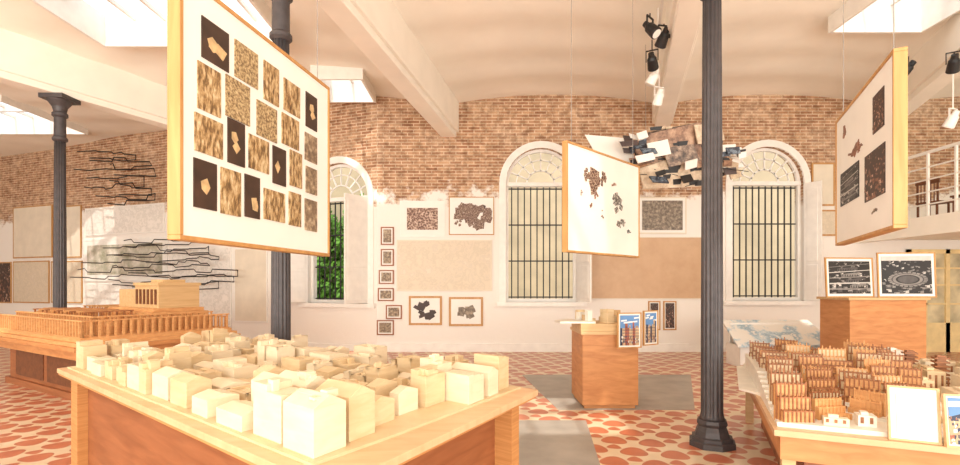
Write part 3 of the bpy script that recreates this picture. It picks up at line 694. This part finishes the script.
def standframe(x,y,z,w,h,rz,tilt,mat,label,mount=.02,fr=WFRAME,f=.014,seed=1):
    R=root('framed_photograph',(x,y,z),rot=(tilt,0,rz),label=label,category='picture')
    mb=MB(); t=.025; mb.box(-w/2,0,0,w/2,t,f); mb.box(-w/2,0,h-f,w/2,t,h); mb.box(-w/2,0,f,-w/2+f,t,h-f); mb.box(w/2-f,0,f,w/2,t,h-f); mk('frame',mb,fr,R)
    mb=MB(); mb.box(-w/2+f,.010,f,w/2-f,t-.002,h-f); mk('mount',mb,PAPER,R)
    g=f+mount
    if isinstance(mat,str):
        mb,pal=photo_mesh(w-2*g,h-2*g,mat,seed); mk('print',mb,pal,R,loc=(0,.006,h/2))
    else:
        mb=MB(); mb.box(-w/2+g,0,g-h/2,w/2-g,.006,h/2-g); mk('print',mb,mat,R,loc=(0,.005,h/2))
    return R
standframe(1.90,6.34,.80,.33,.45,D2(12),0,'city','wood-framed photograph of city under blue sky',seed=4)
standframe(2.22,6.48,.82,.27,.45,D2(30),0,'city','wood-framed blue toned photograph panel',seed=9)

# ---------------------------------------------------------------- sloped map display
R=root('sloped_display',(5.9,9.9,0),label='low sloped display case with pale blue map',category='display case')
mb=MB(); mb.box(-.85,-.2,0,.85,.35,.42); mk('body',mb,WHITE,R)
mb=MB(); mb.add([(-.95,-.3,.44),(.98,-.3,.44),(.88,.45,.88),(-.9,.45,.88),(-.95,-.3,.40),(.98,-.3,.40),(.88,.45,.84),(-.9,.45,.84)],[[0,1,2,3],[7,6,5,4],[0,4,5,1],[1,5,6,2],[2,6,7,3],[3,7,4,0]]); mk('map_board',mb,BLUEMAP,R)
mb=MB(); mb.box(-.8,.3,.4,.8,.36,.83); mk('back_support',mb,WHITE,R)

# ---------------------------------------------------------------- right pedestal with photos
R=root('pedestal',(6.5,8.3,0),label='light orange plywood plinth behind slatted model',category='pedestal')
mb=MB(); mb.box(-.62,-.35,.06,.6,.35,1.36); mb.box(-.58,-.3,0,.56,.3,.06); mk('body',mb,WORANGE,R,bevel=.005)
mb=MB(); mb.box(-.66,-.38,1.36,.64,.38,1.40); mk('top',mb,WLIGHT,R)
standframe(5.92,7.98,1.402,.86,.64,D2(8),-.05,'aerial','white framed black and white aerial photograph',.04,WFRAME,.02,3)
standframe(6.80,7.95,1.402,.86,.72,D2(-6),-.05,'stadium','white framed black and white stadium photograph',.04,WFRAME,.02,6)

# ---------------------------------------------------------------- right model table
rzR=math.atan2(-.4,.917)
RT=(1.93,3.28)
R=root('display_table',(RT[0],RT[1],0),rzR,label='low wooden table carrying slatted terrace model',category='table')
mb=MB(); mb.box(0,0,.61,3.0,2.9,.65); mk('table_top',mb,PLY,R,bevel=.003)
mb=MB(); mb.box(.04,.04,.45,2.96,2.86,.61); mk('apron',mb,WORANGE,R)
mb=MB(); mb.box(.2,.2,0,2.8,2.7,.45); mk('body',mb,WBROWN,R)
for x,y in ((.05,.05),(2.87,.05),(.05,2.77),(2.87,2.77)):
    mb=MB(); mb.box(x,y,0,x+.08,y+.08,.45); mk('leg',mb,WLIGHT,R)
R=root('terrace_model',(RT[0],RT[1],.65),rzR,label='scale model of stepped brown terraces on white base',category='architectural model')
mb=MB(); mb.box(.03,.10,0,2.9,2.85,.03)
mb.prism([(-.12,1.3),(.04,1.1),(.04,2.7),(-.05,2.7)],.0,.02); mk('model_base',mb,MWHITE,R)
mb=MB()
for i in range(8): mb.prism([(.03,.45+.13*i),(1.15,.35+.14*i),(1.2,2.5),(.03,2.6)],.03+i*.018,.049+i*.018)
mk('terrain',mb,MWHITE,R)
def tz(y): return .03+max(0,min(8,int((y-.4)/.135)))*.018
def row(cx,cy,w,h,ang,mat,lv=3,sp=.026,dep=.12):
    # stepped block: pale solid floors with brown slatted fronts
    mb=MB(); c,s=math.cos(ang),math.sin(ang); n=max(3,int(w/sp)); z0=tz(cy)-.015
    def pt(x,y): return cx+x*c-y*s, cy+x*s+y*c
    st=dep/lv
    for k in range(lv):
        hh=h*(k+1)/lv; yo=-dep/2+st*k; off=rc.uniform(-.012,.012)
        q=pt(off,yo+st*.55); mb.boxc(q[0],q[1],z0,w,st*.9,hh*.9,ang,1)
        q=pt(off,yo+st*.45); mb.boxc(q[0],q[1],z0+hh*.9,w*1.03,st*1.0,.008,ang,0)
        for i in range(n+1):
            x=-w/2+w*i/n+off; q=pt(x,yo+.002); mb.boxc(q[0],q[1],z0,.008,.010,hh*rc.choice([.97,1.08,1.0]),ang,0)
    mk('slatted_terrace',mb,[mat,MAPLE if rc.random()<.6 else MODELOR],R)
for k in range(12):
    y=.2+k*.2; t=k/11
    row(.14+.05*math.sin(t*3),y,.16+.05*rc.random(),.25-.12*t+rc.uniform(-.05,.04),.35-.6*t,MODELOR2)
for k in range(11):
    y=.34+k*.2; t=k/10
    row(.38+.07*math.sin(t*3),y,.16+.06*rc.random(),.17+rc.uniform(-.06,.06),.6-1.0*t,MODELOR2 if k%4 else MODELOR,dep=.10)
for k in range(10):
    y=.5+k*.2; t=k/9
    row(.62+.06*math.sin(t*3),y,.16+.05*rc.random(),.16+rc.uniform(-.06,.07),-.6+1.0*t,MODELOR2 if k%3 else MODELOR,dep=.10)
for k in range(9):
    y=.66+k*.19
    row(.86+.03*k**.5,y,.14+.06*rc.random(),.14+.012*k,.5-.12*k,MODELOR2 if k%2 else MODELOR,dep=.10)
for k in range(6):
    y=1.2+k*.22
    row(1.09+.012*k,y,.13,.19,.1*k-.3,MODELOR2,dep=.09)
mb=MB()
for k in range(26):
    t=k/25; x=.72+.12*math.sin(t*5); y=.15+2.2*t; mb.boxc(x,y,tz(y)+.002,.07,.10,.012,-.5*math.cos(t*5))
mk('ramp',mb,MODELOR,R)
for (x,y,w,dp,hh) in ((1.3,1.0,.2,.3,.12),(1.55,1.1,.15,.2,.1),(1.3,1.55,.12,.4,.2),(1.5,1.5,.12,.12,.24),(1.65,1.7,.3,.1,.16),(1.5,2.2,.3,.12,.2),(1.25,2.3,.12,.2,.28),(1.35,.75,.4,.14,.08),(1.75,1.3,.25,.15,.1),(1.9,2.2,.1,.3,.24),(2.1,1.8,.3,.3,.15),(1.5,2.55,.5,.12,.16),(1.0,.35,.25,.15,.05),(1.2,1.35,.08,.15,.15),(1.7,.8,.12,.3,.12),(1.95,1.0,.3,.12,.18),(1.85,1.6,.1,.1,.3),(2.0,1.4,.12,.3,.1),(1.4,1.95,.4,.08,.12),(1.7,1.95,.1,.2,.22),(2.3,1.3,.2,.2,.2),(2.2,.8,.2,.3,.1),(1.2,.55,.12,.12,.1),(1.5,.4,.2,.15,.12),(1.42,1.25,.08,.2,.2),(.3,.14,.14,.06,.05),(.5,.2,.1,.1,.07),(.72,.3,.12,.12,.09)):
    mb=MB(); mb.box(x,y,.025,x+w,y+dp,.03+hh); mb.box(x+w*.2,y+dp*.2,.025+hh,x+w*.6,y+dp*.7,.05+hh)
    nb=max(2,int(w/.04))
    for k in range(nb): mb.box(x+w*(k+.25)/nb,y-.004,.05,x+w*(k+.6)/nb,y+.001,.03+hh*.85,1)
    mk('building',mb,[rc.choice([MWHITE,MAPLE2,MAPLE2,MAPLE]),MODELOR2],R,bevel=.0)
for (x,y) in ((1.42,1.75),(1.8,2.05),(1.6,1.25),(1.3,2.05),(2.0,1.75)):
    mb=MB()
    for k in range(9): mb.box(x,y,.03+k*.035,x+.10,y+.1,.044+k*.035)
    mb.box(x+.02,y+.02,.025,x+.08,y+.08,.34); mk('slatted_tower',mb,MODELOR2,R)
def onT(lx,ly):
    c,s=math.cos(rzR),math.sin(rzR); return RT[0]+lx*c-ly*s, RT[1]+lx*s+ly*c
x,y=onT(.74,.03); standframe(x,y,.652,.25,.33,rzR-.05,-.12,TXT,'small white framed text sheet leaning on model edge',.03,WLIGHT,.012)
x,y=onT(1.04,.0); standframe(x,y,.652,.34,.31,rzR+.12,-.12,'crowd','framed colour photograph of crowd leaning on model edge',.01,WLIGHT,.012,5)

# ---------------------------------------------------------------- mezzanine
mb=MB(); mb.box(9,4,2.68,15.9,11.98,2.92); mb.box(8.95,4,2.60,9.1,11.98,2.98); mk('trim_5',mb,BEAMM,kind='structure')
R=root('railing',(9.05,8,2.98),label='pale metal railing along mezzanine edge',category='railing')
mb=MB(); mb.tube([(0,-3.9,1.3),(0,3.95,1.3)],.035,8); mk('handrail',mb,WHITE,R)
for z in (.25,.5,.75,1.0):
    mb=MB(); mb.tube([(0,-3.9,z),(0,3.95,z)],.016,6); mk('rail',mb,WHITE,R)
for i in range(14):
    mb=MB(); yy=-3.9+i*.6; mb.box(-.02,yy-.02,0,.02,yy+.02,1.3); mk('post',mb,WHITE,R)
def chair(x,y,z,rz):
    R=root('dining_chair',(x,y,z),rz,label='dark wooden chair on mezzanine behind railing',category='chair')
    mb=MB(); mb.box(-.22,-.22,.43,.22,.22,.47); mk('seat',mb,WDARK,R,bevel=.005)
    mb=MB(); mb.box(-.2,.19,.47,-.17,.22,.92); mb.box(.17,.19,.47,.2,.22,.92); mb.box(-.22,.185,.84,.22,.225,.95)
    for k in range(5): mb.box(-.13+k*.06,.2,.47,-.115+k*.06,.215,.85)
    mk('backrest',mb,WDARK,R)
    for sx,sy in ((-.19,-.19),(.16,-.19),(-.19,.19),(.16,.19)):
        mb=MB(); mb.box(sx,sy,0,sx+.035,sy+.03,.43); mk('leg',mb,WDARK,R)
chair(9.7,9.9,2.92,-1.2)
chair(9.8,10.8,2.92,1.9)
YEL=plain('cream_yellow_paint',(232,206,150),.5,.04)
GL=plain('warm_glass',(200,186,150),.6,.2,2)
R=root('door_1',(11.15,11.93,0),kind='structure')
mb=MB(); w=.95;hh=2.45
mb.box(-w,-.02,0,-w+.08,.04,hh); mb.box(w-.08,-.02,0,w,.04,hh); mb.box(-.05,-.02,0,.05,.04,hh); mb.box(-w,-.02,hh-.1,w,.04,hh); mb.box(-w,-.02,0,w,.04,.7)
for z in (1.15,1.6,2.0): mb.box(-w,-.01,z-.02,w,.03,z+.02)
for x in (-.5,.5): mb.box(x-.02,-.01,.7,x+.02,.03,hh)
mk('door_leaf',mb,YEL,R)
mb=MB(); mb.box(-w+.05,.02,.6,w-.05,.035,hh-.05); mk('glazing',mb,GL,R)

# ---------------------------------------------------------------- lights, world, camera
w=bpy.data.worlds.new('World'); S.world=w; w.use_nodes=True
bg=w.node_tree.nodes['Background']; bg.inputs[0].default_value=(.95,.97,1,1); bg.inputs[1].default_value=1.75
def area(name,loc,rot,sx,sy,e,col):
    l=bpy.data.lights.new(name,'AREA'); l.shape='RECTANGLE'; l.size=sx; l.size_y=sy; l.energy=e; l.color=col
    o=bpy.data.objects.new(name,l); COL.objects.link(o); o.location=loc; o.rotation_euler=rot; return o
warm=(1,.95,.84)
area('fill_uplight',(-2,-5.5,1.8),(D2(128),0,0),18,3.4,2100,warm)  # added fill uplights behind the camera to brighten the ceiling; not real fixtures
area('fill_uplight',(-9,-2.0,1.8),(D2(124),0,D2(35)),6,3,480,warm)
area('fill_uplight',(9,-2.0,1.8),(D2(124),0,D2(-30)),6,3,480,warm)
s=bpy.data.lights.new('sun','SUN'); s.energy=3.4; s.angle=.02; s.color=(1,.95,.86)
so=bpy.data.objects.new('sun',s); COL.objects.link(so); so.rotation_euler=(D2(28),0,D2(-12))
cam=bpy.data.cameras.new('camera'); co=bpy.data.objects.new('camera',cam); COL.objects.link(co)
co.location=(0,0,H); co.rotation_euler=(D2(90),0,0)
cam.sensor_width=36; cam.lens=36*F/960; cam.shift_y=(HZ-232.5)/960; cam.clip_start=.05
S.camera=co
S.view_settings.view_transform='Standard'
S.view_settings.exposure=-0.15
